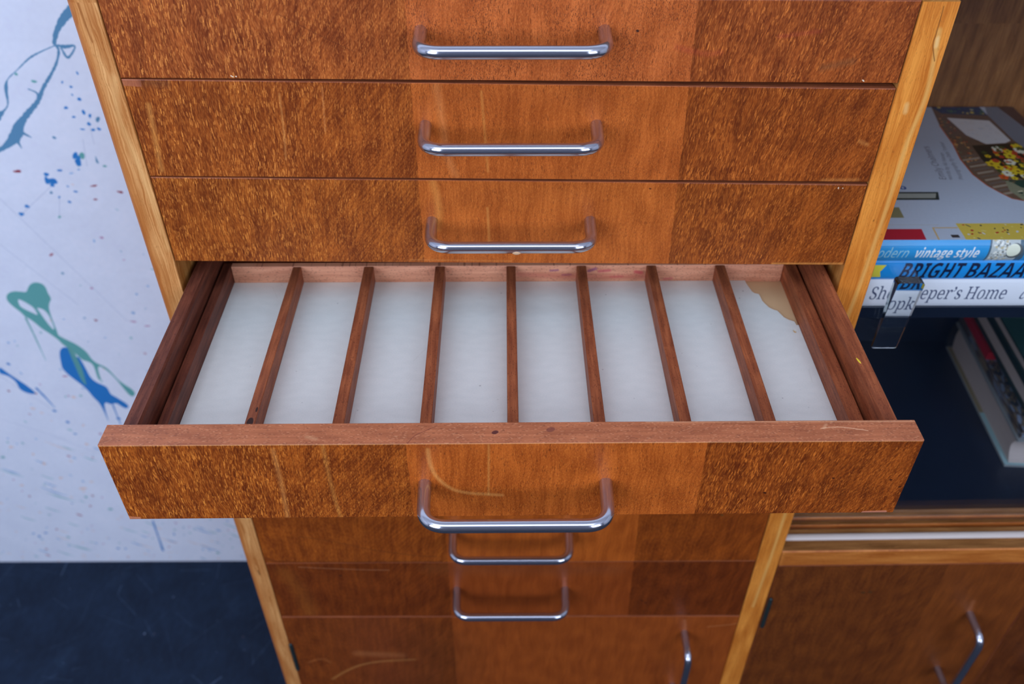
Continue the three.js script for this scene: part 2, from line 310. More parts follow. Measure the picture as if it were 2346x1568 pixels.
const wallMap = asTexture(wallSplats);
const plaster = asTexture(makeCanvas(512, 512, (u, v) => { const n = 128 + 50 * noise(u * 40, v * 40) + 40 * noise(u * 110, v * 110); return [n, n, n]; }), false);
const wallMat = mat({ map: wallMap, roughness: 0.75, bumpMap: plaster, bumpScale: 0.0006 });
const paintMat = mat({ color: new THREE.Color(0.78, 0.79, 0.82), roughness: 0.85 });
const floorMap = asTexture(makeCanvas(1024, 1024, (u, v) => {
  const n = 0.5 + 0.25 * noise(u * 9, v * 9) + 0.2 * noise(u * 60, v * 34) + 0.2 * noise(u * 200, v * 200);
  return mix3([4, 17, 38], [18, 34, 60], clamp(n));
}, (g, W) => {
  const r = rng(5);
  g.lineCap = 'round';
  for (let i = 0; i < 170; i++) { g.globalAlpha = 0.1 + 0.3 * r(); g.strokeStyle = css([120, 140, 180]); g.lineWidth = 0.8 + 2.5 * r() * r(); const x = r() * W, y = r() * W, a = r() * 3.1, l = 15 + 90 * r(); g.beginPath(); g.moveTo(x, y); g.lineTo(x + Math.cos(a) * l, y + Math.sin(a) * l); g.stroke(); }
  for (let i = 0; i < 240; i++) { g.globalAlpha = 0.25 + 0.65 * r() * r(); g.fillStyle = css(r() < 0.8 ? [150, 165, 205] : [150, 110, 110]); g.beginPath(); g.arc(r() * W, r() * W, 0.8 + 2.2 * r() * r(), 0, 7); g.fill(); }
  for (let i = 0; i < 40; i++) { g.globalAlpha = 0.05; g.fillStyle = css([110, 125, 160]); g.beginPath(); g.ellipse(r() * W, r() * W, 10 + 30 * r(), 6 + 14 * r(), r() * 3, 0, 7); g.fill(); }
}));
const floorMat = mat({ map: floorMap, roughness: 0.7, specularIntensity: 0.5 });
const planar = (geo, fu, fv) => { const p = geo.attributes.position, uv = new Float32Array(p.count * 2); for (let i = 0; i < p.count; i++) { uv[2 * i] = fu(p.getX(i), p.getY(i), p.getZ(i)); uv[2 * i + 1] = fv(p.getX(i), p.getY(i), p.getZ(i)); } geo.setAttribute('uv', new THREE.BufferAttribute(uv, 2)); return geo; };
const slab = (x0, x1, y0, y1, z0, z1) => new THREE.BoxGeometry(x1 - x0, y1 - y0, z1 - z0).translate((x0 + x1) / 2, (y0 + y1) / 2, (z0 + z1) / 2);
structure('floor', planar(slab(LEFT - 0.1, RIGHT + 0.1, FLOOR - 0.1, FLOOR, WALL - 0.1, FRONT + 0.1), (x) => x, (x, y, z) => z), floorMat);
{
  const s = new THREE.Shape([[LEFT - 0.1, WALL - 0.1], [RIGHT + 0.1, WALL - 0.1], [RIGHT + 0.1, FRONT + 0.1], [LEFT - 0.1, FRONT + 0.1]].map((q) => new THREE.Vector2(...q)));
  const [x0, x1, z0, z1] = SKYLIGHT;
  s.holes.push(new THREE.Path([[x0, z0], [x0, z1], [x1, z1], [x1, z0]].map((q) => new THREE.Vector2(...q))));
  structure('ceiling', new THREE.ExtrudeGeometry(s, { depth: 0.1, bevelEnabled: false }).rotateX(Math.PI / 2).translate(0, CEIL + 0.1, 0), paintMat);
}
structure('wall_back', planar(slab(LEFT - 0.1, RIGHT + 0.1, FLOOR, CEIL, WALL - 0.1, WALL), (x) => (x + 0.9) / 1.2, (x, y) => (y + 0.93) / 1.2), wallMat);
structure('wall_left', slab(LEFT - 0.1, LEFT, FLOOR, CEIL, WALL, FRONT), paintMat);
structure('wall_right', slab(RIGHT, RIGHT + 0.1, FLOOR, CEIL, WALL, FRONT), paintMat);
{
  const s = new THREE.Shape([[LEFT - 0.1, FLOOR], [RIGHT + 0.1, FLOOR], [RIGHT + 0.1, CEIL], [LEFT - 0.1, CEIL]].map((q) => new THREE.Vector2(...q)));
  for (const [x0, x1, y0, y1] of WINDOWS) s.holes.push(new THREE.Path([[x0, y0], [x0, y1], [x1, y1], [x1, y0]].map((q) => new THREE.Vector2(...q))));
  structure('wall_front', new THREE.ExtrudeGeometry(s, { depth: 0.1, bevelEnabled: false }).translate(0, 0, FRONT), mat({ color: new THREE.Color(0.14, 0.15, 0.19), roughness: 0.85 }));
  const paneMat = mat({ color: 0xffffff, roughness: 0.02, transmission: 1, thickness: 0, ior: 1.5 });
  WINDOWS.forEach(([x0, x1, y0, y1], i) => {
    const w = new THREE.Group(); w.name = `window_${i + 1}`; w.userData.kind = 'structure'; scene.add(w);
    const xm = (x0 + x1) / 2, b = 0.045, z0 = FRONT + 0.03, z1 = FRONT + 0.08;
    add(w, 'window_frame', mergeGeometries([boxAt(x0, x1, y0, y0 + b, z0, z1), boxAt(x0, x1, y1 - b, y1, z0, z1), boxAt(x0, x0 + b, y0 + b, y1 - b, z0, z1), boxAt(x1 - b, x1, y0 + b, y1 - b, z0, z1), boxAt(xm - b / 2, xm + b / 2, y0 + b, y1 - b, z0, z1)]), M.white);
    for (const [a, c] of [[x0 + b, xm - b / 2], [xm + b / 2, x1 - b]]) add(w, 'pane', slab(a, c, y0 + b, y1 - b, FRONT + 0.053, FRONT + 0.057), paneMat);
    seat(w, xm, y0, FRONT);
  });
  const [x0, x1, z0, z1] = SKYLIGHT, y0 = CEIL + 0.03, y1 = CEIL + 0.08, b = 0.045, w = new THREE.Group();
  w.name = 'window_3'; w.userData.kind = 'structure'; scene.add(w);
  add(w, 'window_frame', mergeGeometries([boxAt(x0, x1, y0, y1, z0, z0 + b), boxAt(x0, x1, y0, y1, z1 - b, z1), boxAt(x0, x0 + b, y0, y1, z0 + b, z1 - b), boxAt(x1 - b, x1, y0, y1, z0 + b, z1 - b)]), M.white);
  add(w, 'pane', slab(x0 + b, x1 - b, CEIL + 0.053, CEIL + 0.057, z0 + b, z1 - b), paneMat);
  seat(w, (x0 + x1) / 2, CEIL, (z0 + z1) / 2);
}

// ------------------------------------------------------------------ the cabinet
const cabinet = thing('drawer_cabinet', 'tall varnished wooden cabinet with divided drawer pulled open beside a glazed book compartment', 'cabinet');
const POST_TOP = 0.3737, DEPTH = -0.42;
const part = (name, geo, m, extra) => add(cabinet, name, geo, m, extra);
// left side board with its rounded front edge, and the upright between the drawers and the book compartment
function upright(x0, x1, rl, map, shift, top) {
  const s = new THREE.Shape(), r2 = 0.0012;
  s.moveTo(x0, -DEPTH); s.lineTo(x0, rl); s.quadraticCurveTo(x0, 0, x0 + rl, 0); s.lineTo(x1 - r2, 0); s.quadraticCurveTo(x1, 0, x1, r2); s.lineTo(x1, -DEPTH); s.closePath();
  const raw = new THREE.ExtrudeGeometry(s, { depth: top - FLOOR, bevelEnabled: false, curveSegments: 10 }).rotateX(-Math.PI / 2).translate(0, FLOOR, 0);
  // shape y is the distance behind the front, which the turn above has made -z
  return [sorted(raw, (f) => (f.z > 0.3 ? 0 : 1), (k, x, y, z) => (k === 0 ? [(y - FLOOR) / (POST_TOP - FLOOR), (x - x0) / (x1 - x0)] : [y / OAK_SIZE[0], (z + x + shift) / OAK_SIZE[1]])), [woodMat({ map, roughness: 0.4 }), M.oak]];
}
const POST_L = POST_TOP - FLOOR;
const postMarks = (x0, x1, list) => (g, W, H) => {
  for (const [c, a, w, pts, soft] of list) for (let s = soft || 1; s >= 1; s--) {
    const P = pts.map(([x, y]) => [(y - FLOOR) / POST_L * W, (1 - (x - x0) / (x1 - x0)) * H]);
    g.globalAlpha = a / (soft || 1); g.strokeStyle = css(c); g.lineCap = g.lineJoin = 'round'; g.lineWidth = w / 0.0245 * H * s / (soft || 1);
    g.save(); g.scale(1, 1); g.beginPath(); g.moveTo(...P[0]);
    for (let i = 1; i < P.length - 1; i++) g.quadraticCurveTo(P[i][0], P[i][1], (P[i][0] + P[i + 1][0]) / 2, (P[i][1] + P[i + 1][1]) / 2);
    g.lineTo(...P[P.length - 1]); g.stroke(); g.restore();
  }
  g.globalAlpha = 1;
};
const leftPostMap = asTexture(makeCanvas(2048, 64, (u, v) => {
  const edge = smooth(0.55, 0.12, v + 0.06 * noise(u * 30, v * 2));
  return mix3(oak(u, v, POST_L, 0.0245, { dark: [154, 92, 46], light: [206, 154, 104] }), [152, 82, 34], edge * 0.65);
}, postMarks(-0.0245, 0, [[[216, 174, 122], 0.5, 0.007, [[-0.004, 0.316], [-0.0105, 0.29], [-0.0075, 0.261], [-0.003, 0.212], [-0.002, 0.16]], 4], [[120, 64, 26], 0.5, 0.0014, [[-0.014, 0.38], [-0.013, 0.355], [-0.012, 0.345]]], [[88, 52, 24], 0.7, 0.0016, [[-0.011, -0.318], [-0.0105, -0.326]]]])));
const rightPostMap = asTexture(makeCanvas(2048, 64, (u, v) => oak(u + 0.31, v, POST_L, 0.028, { dark: [170, 94, 32], light: [212, 138, 62] }),
  postMarks(0.6, 0.628, [[[208, 164, 104], 0.75, 0.0042, [[0.6185, 0.352], [0.622, 0.3256], [0.6245, 0.303], [0.6235, 0.2862], [0.6205, 0.2595], [0.6215, 0.1977], [0.6205, 0.1619], [0.6195, 0.1138], [0.616, 0.06], [0.6195, -0.02], [0.617, -0.2], [0.6165, -0.3], [0.613, -0.4]], 3],
    [[82, 46, 20], 0.75, 0.0005, [[0.616, 0.3702], [0.6171, 0.3492], [0.6162, 0.3425], [0.6221, 0.329]]], [[214, 176, 126], 0.8, 0.0042, [[0.6112, 0.2930], [0.6118, 0.288]], 3], [[216, 184, 140], 0.8, 0.0034, [[0.619, 0.346], [0.6195, 0.341]], 3], [[110, 62, 26], 0.6, 0.001, [[0.6135, 0.1868], [0.6135, 0.1862]]]])));
{ const [g, m] = upright(-0.0245, -0.0002, 0.011, leftPostMap, 0, 0.3786); part('side_panel', g, m); }
{ const [g, m] = upright(0.6002, 0.6279, 0.0015, rightPostMap, 0.4, POST_TOP); part('centre_upright', g, m); }
const CAB_R = 1.32;
part('side_panel', grained(boxAt(CAB_R - 0.024, CAB_R, FLOOR, 0.3786, DEPTH, 0, 0.003), 'y', OAK_SIZE, 3), M.oak);
part('top_board', grained(boxAt(-0.03, CAB_R + 0.006, 0.3788, 0.402, DEPTH - 0.004, -0.003, 0.002), 'x', OAK_SIZE, 2), mat({ map: brownMap, roughness: 0.5, color: new THREE.Color(0.5, 0.42, 0.36) }));
part('back_panel', grained(boxAt(-0.0002, 0.6, FLOOR + 0.05, 0.3785, -0.402, -0.395), 'y', OAK_SIZE, 5), M.brown);
part('back_panel', grained(boxAt(0.6281, CAB_R - 0.0242, 0.0228, 0.3785, -0.402, -0.394), 'y', OAK_SIZE, 7), M.brown, { label: 'brown wooden back panel of the book compartment' });
part('back_panel', boxAt(0.6281, CAB_R - 0.0242, FLOOR + 0.05, 0.0226, -0.402, -0.394), M.black, { label: 'black painted lower back panel' });
part('base_board', grained(boxAt(0.0002, 0.6, FLOOR, FLOOR + 0.045, -0.39, -0.006), 'x', OAK_SIZE, 8), M.oak);
part('base_board', grained(boxAt(0.6281, CAB_R - 0.0242, FLOOR, FLOOR + 0.045, -0.39, -0.006), 'x', OAK_SIZE, 9), M.oak);

// handles: a bent chrome rod whose two feet stand on the front
const HANDLE = (() => {
  const so = 0.0405, half = 0.0682, r = 0.018, path = new THREE.CurvePath(), V = (x, z) => new THREE.Vector3(x, 0, z);
  const a = 0.0006;
  path.add(new THREE.LineCurve3(V(-half, -0.001), V(-half + a, so - r)));
  path.add(new THREE.QuadraticBezierCurve3(V(-half + a, so - r), V(-half + a, so), V(-half + a + r, so)));
  path.add(new THREE.LineCurve3(V(-half + a + r, so), V(half - a - r, so)));
  path.add(new THREE.QuadraticBezierCurve3(V(half - a - r, so), V(half - a, so), V(half - a, so - r)));
  path.add(new THREE.LineCurve3(V(half - a, so - r), V(half, -0.001)));
  const pts = []; path.curves.forEach((c, i) => { const n = c.isLineCurve3 ? 6 : 14; for (let k = i ? 1 : 0; k <= n; k++) pts.push(c.getPoint(k / n)); });
  return new THREE.TubeGeometry(new THREE.CatmullRomCurve3(pts, false, 'centripetal'), 160, 0.0050, 20, false);
})();

function drawer(front, handleY, z, handleX = 0.3) {
  const d = new THREE.Group(); d.name = 'drawer'; cabinet.add(d);
  const f = frontBoard({ ...front, z: 0 });
  add(d, 'drawer_front', f.geo, f.mats);
  const h = add(d, 'handle', HANDLE, M.chrome, { label: 'bent chrome bar handle' });
  h.position.set(handleX, handleY, 0);
  d.position.z = z;
  return d;
}
const specks = [222, 214, 206], pale = [214, 158, 98], dark = [66, 28, 16];
function plainBox(d, y0, y1, depth) {       // the box behind a closed drawer's front
  add(d, 'drawer_side', grained(boxAt(0.006, 0.0175, y0, y1, -depth, -0.0205), 'z', MAHOGANY_SIZE, 1), M.mahogany);
  add(d, 'drawer_side', grained(boxAt(0.5825, 0.594, y0, y1, -depth, -0.0205), 'z', MAHOGANY_SIZE, 2), M.mahogany);
  add(d, 'drawer_back', grained(boxAt(0.0177, 0.5823, y0, y1, -depth, -depth + 0.01), 'x', MAHOGANY_SIZE, 3), M.mahogany);
  add(d, 'drawer_bottom', grained(boxAt(0.0177, 0.5823, y0 + 0.004, y0 + 0.009, -depth + 0.0102, -0.0205, 0.0004), 'x', MAHOGANY_SIZE, 4), M.brown);
}
const d1 = drawer({ tl: 0.3782, tr: 0.3745, bl: 0.3164, br: 0.3112, opts: { k: 1, tint: [1.04, 1.03, 1.25], pores: 1.1, midFleck: 0.4 }, marks: [['dot', specks, 0.9, 0.0007, [[0.0859, 0.3180], [0.087, 0.3174], [0.0895, 0.3176], [0.5714, 0.3138], [0.5722, 0.3131]]], ['line', dark, 0.35, 0.0005, [[0.13, 0.365], [0.16, 0.348], [0.182, 0.337]]], ['soft', [158, 40, 62], 0.30, 0.004, [[0.425, 0.34], [0.445, 0.334], [0.458, 0.336]]], ['soft', [158, 44, 60], 0.22, 0.003, [[0.5, 0.348], [0.53, 0.352]]], ['soft', [70, 50, 60], 0.25, 0.005, [[0.538, 0.324], [0.56, 0.329]]], ['dot', [50, 30, 30], 0.9, 0.0012, [[0.394, 0.3525]]]] }, 0.3525, 0, 0.3012);
plainBox(d1, 0.324, 0.365, 0.36);
const d2 = drawer({ tl: 0.3155, tr: 0.3068, bl: 0.2314, br: 0.2243, opts: { k: 2, pores: 0.5, tint: [1, 0.98, 1] }, marks: [['soft', pale, 0.55, 0.004, [[0.0164, 0.2946], [0.0147, 0.2723], [0.0119, 0.237]]], ['soft', pale, 0.5, 0.0016, [[0.1202, 0.3035], [0.119, 0.2759], [0.116, 0.2468]]], ['soft', pale, 0.42, 0.0013, [[0.1541, 0.3088], [0.1515, 0.272]]], ['soft', pale, 0.35, 0.006, [[0.2425, 0.3087], [0.246, 0.28], [0.247, 0.252], [0.254, 0.232]]], ['soft', pale, 0.4, 0.002, [[0.277, 0.305], [0.279, 0.27], [0.281, 0.235]]], ['flat', [154, 92, 74], 0.75, 0.0055, [[0.0006, 0.3130], [0.009, 0.3125], [0.0155, 0.3120]]], ['soft', [88, 48, 40], 0.6, 0.006, [[0.017, 0.313], [0.034, 0.312]]], ['soft', [196, 140, 84], 0.5, 0.003, [[0.56, 0.2262], [0.59, 0.2265]]], ['soft', [196, 140, 90], 0.5, 0.003, [[0.582, 0.262], [0.589, 0.259]]]] }, 0.2765, 0);
plainBox(d2, 0.236, 0.29, 0.36);
const d3 = drawer({ tl: 0.2304, tr: 0.2217, bl: 0.1457, br: 0.1395, opts: { k: 3, pores: 0.3 }, marks: [['dot', specks, 0.9, 0.0006, [[0.5753, 0.2192], [0.5754, 0.2182], [0.579, 0.2186]]], ['soft', pale, 0.4, 0.006, [[0.235, 0.225], [0.24, 0.2], [0.236, 0.18]]], ['soft', pale, 0.45, 0.002, [[0.28, 0.2], [0.281, 0.165]]], ['soft', [206, 156, 92], 0.7, 0.0022, [[0.535, 0.1412], [0.56, 0.1412], [0.597, 0.141]]], ['soft', [206, 156, 92], 0.3, 0.0016, [[0.21, 0.1465], [0.24, 0.1462], [0.3, 0.1447]]], ['dot', dark, 0.6, 0.0012, [[0.417, 0.2185]]]] }, 0.187, 0);
plainBox(d3, 0.152, 0.205, 0.36);
add(d3, 'worn_patch', new THREE.SphereGeometry(0.0042, 14, 10).scale(1, 0.62, 0.5).translate(0.3045, 0.1846, 0.0436), mat({ color: own(186, 154, 130), roughness: 0.7 }), { label: 'worn pale patch on the chrome handle' });

// the open drawer, with its divided tray
const OPEN = 0.2095;
const topEdge = mat({ map: asTexture(makeCanvas(2048, 76, (u, v) => reddish(u, v, 0.6, 0.0214, { dark: [134, 74, 48], light: [172, 104, 72], fleck: [214, 172, 144], flecks: 2.2 }), marksOn(0, 0, 0.6, 0.0214)([
  ['dot', [66, 26, 26], 0.85, 0.0026, [[0.2875, 0.0105]]], ['dot', [84, 40, 40], 0.5, 0.0034, [[0.3285, 0.008]]], ['line', [96, 40, 30], 0.8, 0.0005, [[0.224, 0.021], [0.228, 0.013], [0.234, 0.010], [0.240, 0.006]]], ['line', [216, 176, 150], 0.7, 0.0007, [[0.528, 0.0085], [0.54, 0.0065], [0.553, 0.009], [0.562, 0.011]]], ['soft', [216, 184, 160], 0.5, 0.002, [[0.53, 0.0085], [0.533, 0.0045]]], ['soft', [206, 170, 140], 0.6, 0.0014, [[0.40, 0.001], [0.5, 0.0012], [0.6, 0.0018]]], ['soft', [212, 170, 150], 0.45, 0.003, [[0.15, 0.014], [0.157, 0.016]]]]))), roughness: 0.5 });
const d4 = drawer({ tl: 0.1316, tr: 0.132, bl: 0.0477, br: 0.0502, thick: 0.0214, edge: topEdge, x0: 0.0012, x1: 0.5988, opts: { k: 4, contrast: 1.15, pores: 0.4, tint: [1, 0.95, 0.85] }, marks: [['soft', pale, 0.5, 0.0035, [[0.1263, 0.1262], [0.127, 0.0976], [0.1244, 0.0462]]], ['soft', pale, 0.4, 0.003, [[0.163, 0.13], [0.163, 0.09], [0.166, 0.048]]], ['soft', [216, 166, 104], 0.6, 0.003, [[0.2387, 0.1256], [0.2385, 0.105], [0.2494, 0.0846], [0.2623, 0.0769], [0.2922, 0.0742]]], ['soft', pale, 0.45, 0.0016, [[0.283, 0.13], [0.282, 0.075]]], ['dot', [58, 24, 12], 0.9, 0.0012, [[0.5421, 0.0914], [0.5862, 0.0892], [0.5951, 0.0811], [0.4932, 0.0751], [0.4936, 0.0748]]], ['line', [176, 110, 92], 0.9, 0.003, [[0.575, 0.0508], [0.592, 0.0515]]], ['line', [178, 112, 88], 0.85, 0.003, [[0.002, 0.05], [0.009, 0.0493]]], ['line', [206, 170, 140], 0.5, 0.0007, [[0.002, 0.1312], [0.3, 0.1314], [0.598, 0.1316]]]] }, 0.0885, OPEN, 0.3024);
d4.userData.label = 'pulled-out drawer with seven dividers over a white liner';
d4.position.x = 0.3 - 0.3 * Math.cos(0.0032); d4.position.z = OPEN + 0.3 * Math.sin(0.0032); d4.rotation.y = 0.0032;
{
  const Z = (w) => w - OPEN, back = Z(-0.1), tz = Z(-0.058), fz = -0.0214, LIN = 0.0795, TOP = 0.0985;
  const side = (x0, x1, shift, m) => {          // chamfered on its inner top edge as in old drawers
    const inner = x0 < 0.3 ? x1 : x0, s = x0 < 0.3 ? -1 : 1, outer = x0 < 0.3 ? x0 : x1;
    const prof = [[outer, 0.054], [inner, 0.054], [inner, 0.1165], [inner + s * 0.0012, 0.1195], [outer - s * 0.0008, 0.12], [outer, 0.119]];
    const sh = new THREE.Shape(prof.map((q) => new THREE.Vector2(...q)));
    return grained(new THREE.ExtrudeGeometry(sh, { depth: fz - 0.0002 - back, bevelEnabled: false }).translate(0, 0, back), 'z', MAHOGANY_SIZE, shift);
  };
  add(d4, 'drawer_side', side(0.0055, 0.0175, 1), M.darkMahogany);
  const rs = add(d4, 'drawer_side', side(0.5828, 0.5942, 4), M.mahogany);
  rs.userData.label = 'right drawer side with a small yellow paint mark';
  add(d4, 'paint_mark', new THREE.SphereGeometry(0.0016, 10, 8).scale(0.5, 0.35, 2.4).rotateY(0.25).translate(0.5852, 0.1196, Z(0.108)), mat({ color: own(206, 182, 52), roughness: 0.5 }));
  add(d4, 'drawer_back', grained(boxAt(0.0177, 0.5826, 0.054, 0.1, back, back + 0.01), 'x', MAHOGANY_SIZE, 6), M.mahogany);
  add(d4, 'drawer_bottom', grained(boxAt(0.0177, 0.5826, 0.066, 0.0775, back + 0.0102, fz - 0.0002, 0.0004), 'x', OAK_SIZE, 2), woodMat({ color: own(196, 166, 136), roughness: 0.7 }));
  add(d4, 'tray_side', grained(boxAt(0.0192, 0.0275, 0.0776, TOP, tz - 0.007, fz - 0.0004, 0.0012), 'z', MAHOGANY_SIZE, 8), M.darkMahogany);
  add(d4, 'tray_side', grained(boxAt(0.569, 0.5806, 0.0776, TOP, tz - 0.007, fz - 0.0004, 0.0012), 'z', MAHOGANY_SIZE, 9), M.mahogany);
  const stains = marksOn(0, 0.0776, 0.6, 0.022)([['soft', [92, 40, 96], 0.8, 0.0022, [[0.34, 0.0925], [0.347, 0.093]]], ['soft', [110, 44, 88], 0.9, 0.002, [[0.352, 0.0872], [0.36, 0.0876]]], ['soft', [92, 42, 110], 0.9, 0.003, [[0.378, 0.092], [0.384, 0.0945]]], ['soft', [168, 44, 74], 0.8, 0.003, [[0.388, 0.0915], [0.398, 0.0925]]], ['soft', [176, 42, 66], 0.9, 0.0035, [[0.424, 0.0905], [0.4295, 0.0895]]], ['soft', [176, 60, 74], 0.6, 0.0025, [[0.4, 0.0845], [0.411, 0.085]]], ['soft', [170, 54, 70], 0.6, 0.0025, [[0.453, 0.0818], [0.46, 0.0825]]], ['soft', [176, 70, 70], 0.35, 0.006, [[0.31, 0.088], [0.35, 0.085], [0.44, 0.085]]]]);
  const backMap = asTexture(makeCanvas(1536, 64, (u, v) => reddish(u, v, 0.6, 0.022, { dark: [176, 116, 94], light: [206, 150, 128], fleck: [220, 176, 156] }), stains));
  add(d4, 'tray_back', sorted(boxAt(0.0277, 0.5688, 0.0776, TOP, tz - 0.007, tz, 0.001), () => 0, (k, x, y) => [x / 0.6, (y - 0.0776) / 0.022]), mat({ map: backMap, roughness: 0.55 }), { label: 'pinkish tray back spotted with red and purple ink' });
  const divs = [[0.0884, 0.0967], [0.1578, 0.1672], [0.2272, 0.2366], [0.2966, 0.3056], [0.3652, 0.3746], [0.4336, 0.4430], [0.5008, 0.5104]];
  const inky = asTexture(makeCanvas(512, 48, (u, v) => reddish(u, v, 0.25, 0.012), (g) => { g.fillStyle = css([30, 16, 18]); g.globalAlpha = 0.85; g.beginPath(); g.ellipse(442, 24, 11, 15, 0, 0, 7); g.fill(); g.beginPath(); g.ellipse(412, 38, 6, 5, 0, 0, 7); g.fill(); }));
  const dz0 = tz + 0.0002, dz1 = fz - 0.0004;
  divs.forEach(([a, b], i) => {
    const geo = boxAt(a, b, LIN + 0.0001, TOP, dz0, dz1, 0.0009);
    if (i === 0) add(d4, 'divider', sorted(geo, (f) => (f.y > 0.6 ? 0 : 1), (k, x, y, z) => (k === 0 ? [(z - dz0) / (dz1 - dz0), (b - x) / (b - a)] : [z / MAHOGANY_SIZE[0], y / MAHOGANY_SIZE[1]])), [mat({ map: inky, roughness: 0.5 }), M.mahogany], { label: 'divider with a black ink blot at its front end' });
    else add(d4, 'divider', grained(geo, 'z', MAHOGANY_SIZE, i * 1.7), M.mahogany);
  });
  // the liner, torn away at the back of the right compartment
  const L = [[0.0278, dz1], [0.5688, dz1], [0.5688, Z(0.0122)]];
  const torn = [[0.5669, 0.0127], [0.5662, 0.0072], [0.5618, 0.0047], [0.558, 0.0009], [0.5541, -0.0093], [0.5505, -0.0112], [0.5473, -0.0145], [0.5447, -0.0205], [0.5432, -0.0249], [0.5428, -0.0315], [0.5423, -0.0356], [0.5385, -0.037], [0.5367, -0.0396], [0.535, -0.047], [0.5337, -0.0531], [0.5335, -0.0578]];
  const shape = new THREE.Shape([...L, ...torn.map(([x, z]) => [x, Z(z)]), [0.0278, Z(-0.0578)]].map(([x, z]) => new THREE.Vector2(x, -z)));
  const hole = new THREE.Path([...Array(9).keys()].map((i) => { const a = -i / 9 * Math.PI * 2; return new THREE.Vector2(0.5632 + Math.cos(a) * (0.0016 + 0.0005 * (i % 2)), -Z(0.0212) + Math.sin(a) * 0.0028); }));
  shape.holes.push(hole);
  const linerMap = asTexture(makeCanvas(1024, 512, (u, v) => { const n = 2 * noise(u * 30, v * 30) + 2.5 * noise(u * 300, v * 200); return [203 + n, 210 + n, 222 + n]; }, (g, W, H) => {
    const r = rng(31); for (let i = 0; i < 46; i++) { g.globalAlpha = 0.25 + 0.6 * r() * r(); g.fillStyle = css([70, 62, 58]); g.beginPath(); g.arc(r() * W, r() * H, 0.5 + 1.1 * r() * r(), 0, 7); g.fill(); }
    g.globalAlpha = 0.16; g.strokeStyle = css([150, 152, 156]); for (let i = 0; i < 12; i++) { g.lineWidth = 1; const x = r() * W, y = r() * H; g.beginPath(); g.moveTo(x, y); g.lineTo(x + 40 * (r() - 0.5), y + 30); g.stroke(); }
  }));
  const liner = new THREE.ExtrudeGeometry(shape, { depth: LIN - 0.0777, bevelEnabled: false }).rotateX(-Math.PI / 2).translate(0, 0.0777, 0);
  add(d4, 'liner', planar(liner, (x) => x / 0.6, (x, y, z) => z / 0.3), mat({ map: linerMap, roughness: 0.32 }), { label: 'pale glossy liner sheet torn at one back corner' });
}

// drawers and door below
const plain = { contrast: 0.8, pores: 0.2, midFleck: 0.35, flecks: false };
const dA = drawer({ tl: 0.0465, tr: 0.049, bl: -0.0690, br: -0.0682, res: 768, bump: false, opts: { k: 8, ...plain } }, -0.0105, 0); plainBox(dA, -0.062, 0.03, 0.36);
const dB = drawer({ tl: -0.0700, tr: -0.0692, bl: -0.1860, br: -0.1850, res: 768, bump: false, opts: { k: 9, ...plain } }, -0.127, 0); plainBox(dB, -0.178, -0.085, 0.36);
const dim = [0.92, 0.92, 0.95];
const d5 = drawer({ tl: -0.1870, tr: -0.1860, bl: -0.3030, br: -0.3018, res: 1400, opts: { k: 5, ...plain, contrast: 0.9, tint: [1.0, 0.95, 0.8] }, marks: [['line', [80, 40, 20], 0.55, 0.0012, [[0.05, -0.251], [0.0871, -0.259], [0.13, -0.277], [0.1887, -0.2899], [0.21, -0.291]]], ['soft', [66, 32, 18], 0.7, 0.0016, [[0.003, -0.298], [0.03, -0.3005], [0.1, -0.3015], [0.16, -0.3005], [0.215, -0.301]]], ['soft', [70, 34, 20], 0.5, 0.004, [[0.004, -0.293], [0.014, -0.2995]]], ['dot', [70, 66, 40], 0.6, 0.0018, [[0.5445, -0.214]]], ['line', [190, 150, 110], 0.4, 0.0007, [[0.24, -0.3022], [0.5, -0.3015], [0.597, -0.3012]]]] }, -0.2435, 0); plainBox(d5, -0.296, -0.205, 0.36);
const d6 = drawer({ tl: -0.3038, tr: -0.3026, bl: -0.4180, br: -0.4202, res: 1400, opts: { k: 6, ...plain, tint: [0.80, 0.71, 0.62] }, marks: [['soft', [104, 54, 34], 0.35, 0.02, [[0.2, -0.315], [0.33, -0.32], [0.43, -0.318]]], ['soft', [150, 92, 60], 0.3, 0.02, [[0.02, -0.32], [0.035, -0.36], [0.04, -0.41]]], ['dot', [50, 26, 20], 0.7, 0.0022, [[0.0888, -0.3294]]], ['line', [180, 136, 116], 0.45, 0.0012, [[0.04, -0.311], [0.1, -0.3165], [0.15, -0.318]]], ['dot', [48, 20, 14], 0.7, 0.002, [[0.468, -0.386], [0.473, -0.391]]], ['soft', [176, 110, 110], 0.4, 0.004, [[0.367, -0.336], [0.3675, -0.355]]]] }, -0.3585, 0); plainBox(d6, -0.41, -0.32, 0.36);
function door(front, handle, hinge) {
  const d = new THREE.Group(); d.name = 'door'; cabinet.add(d);
  const f = frontBoard(front); add(d, 'door_panel', f.geo, f.mats);
  const h = add(d, 'handle', HANDLE, M.chrome, { label: 'bent chrome bar handle' });
  h.position.set(handle[0], handle[1], front.z || 0); h.rotation.z = Math.PI / 2;
  for (const [x, y0, y1] of hinge) {
    const g = [new THREE.CylinderGeometry(0.0027, 0.0027, y1 - y0 - 0.004, 16).translate(x, (y0 + y1) / 2, 0.0016), new THREE.SphereGeometry(0.0023, 12, 8).translate(x, y1 - 0.0016, 0.0016), new THREE.SphereGeometry(0.0023, 12, 8).translate(x, y0 + 0.0016, 0.0016)];
    for (let k = 1; k < 5; k++) g.push(new THREE.CylinderGeometry(0.0029, 0.0029, 0.0102, 16).translate(x, y0 + 0.003 + (k - 0.5) * (y1 - y0 - 0.006) / 4, 0.0016));
    add(d, 'hinge', mergeGeometries(g), M.bronze, { label: 'dark metal hinge barrel' });
  }
  return d;
}
const bottom = FLOOR + 0.047;
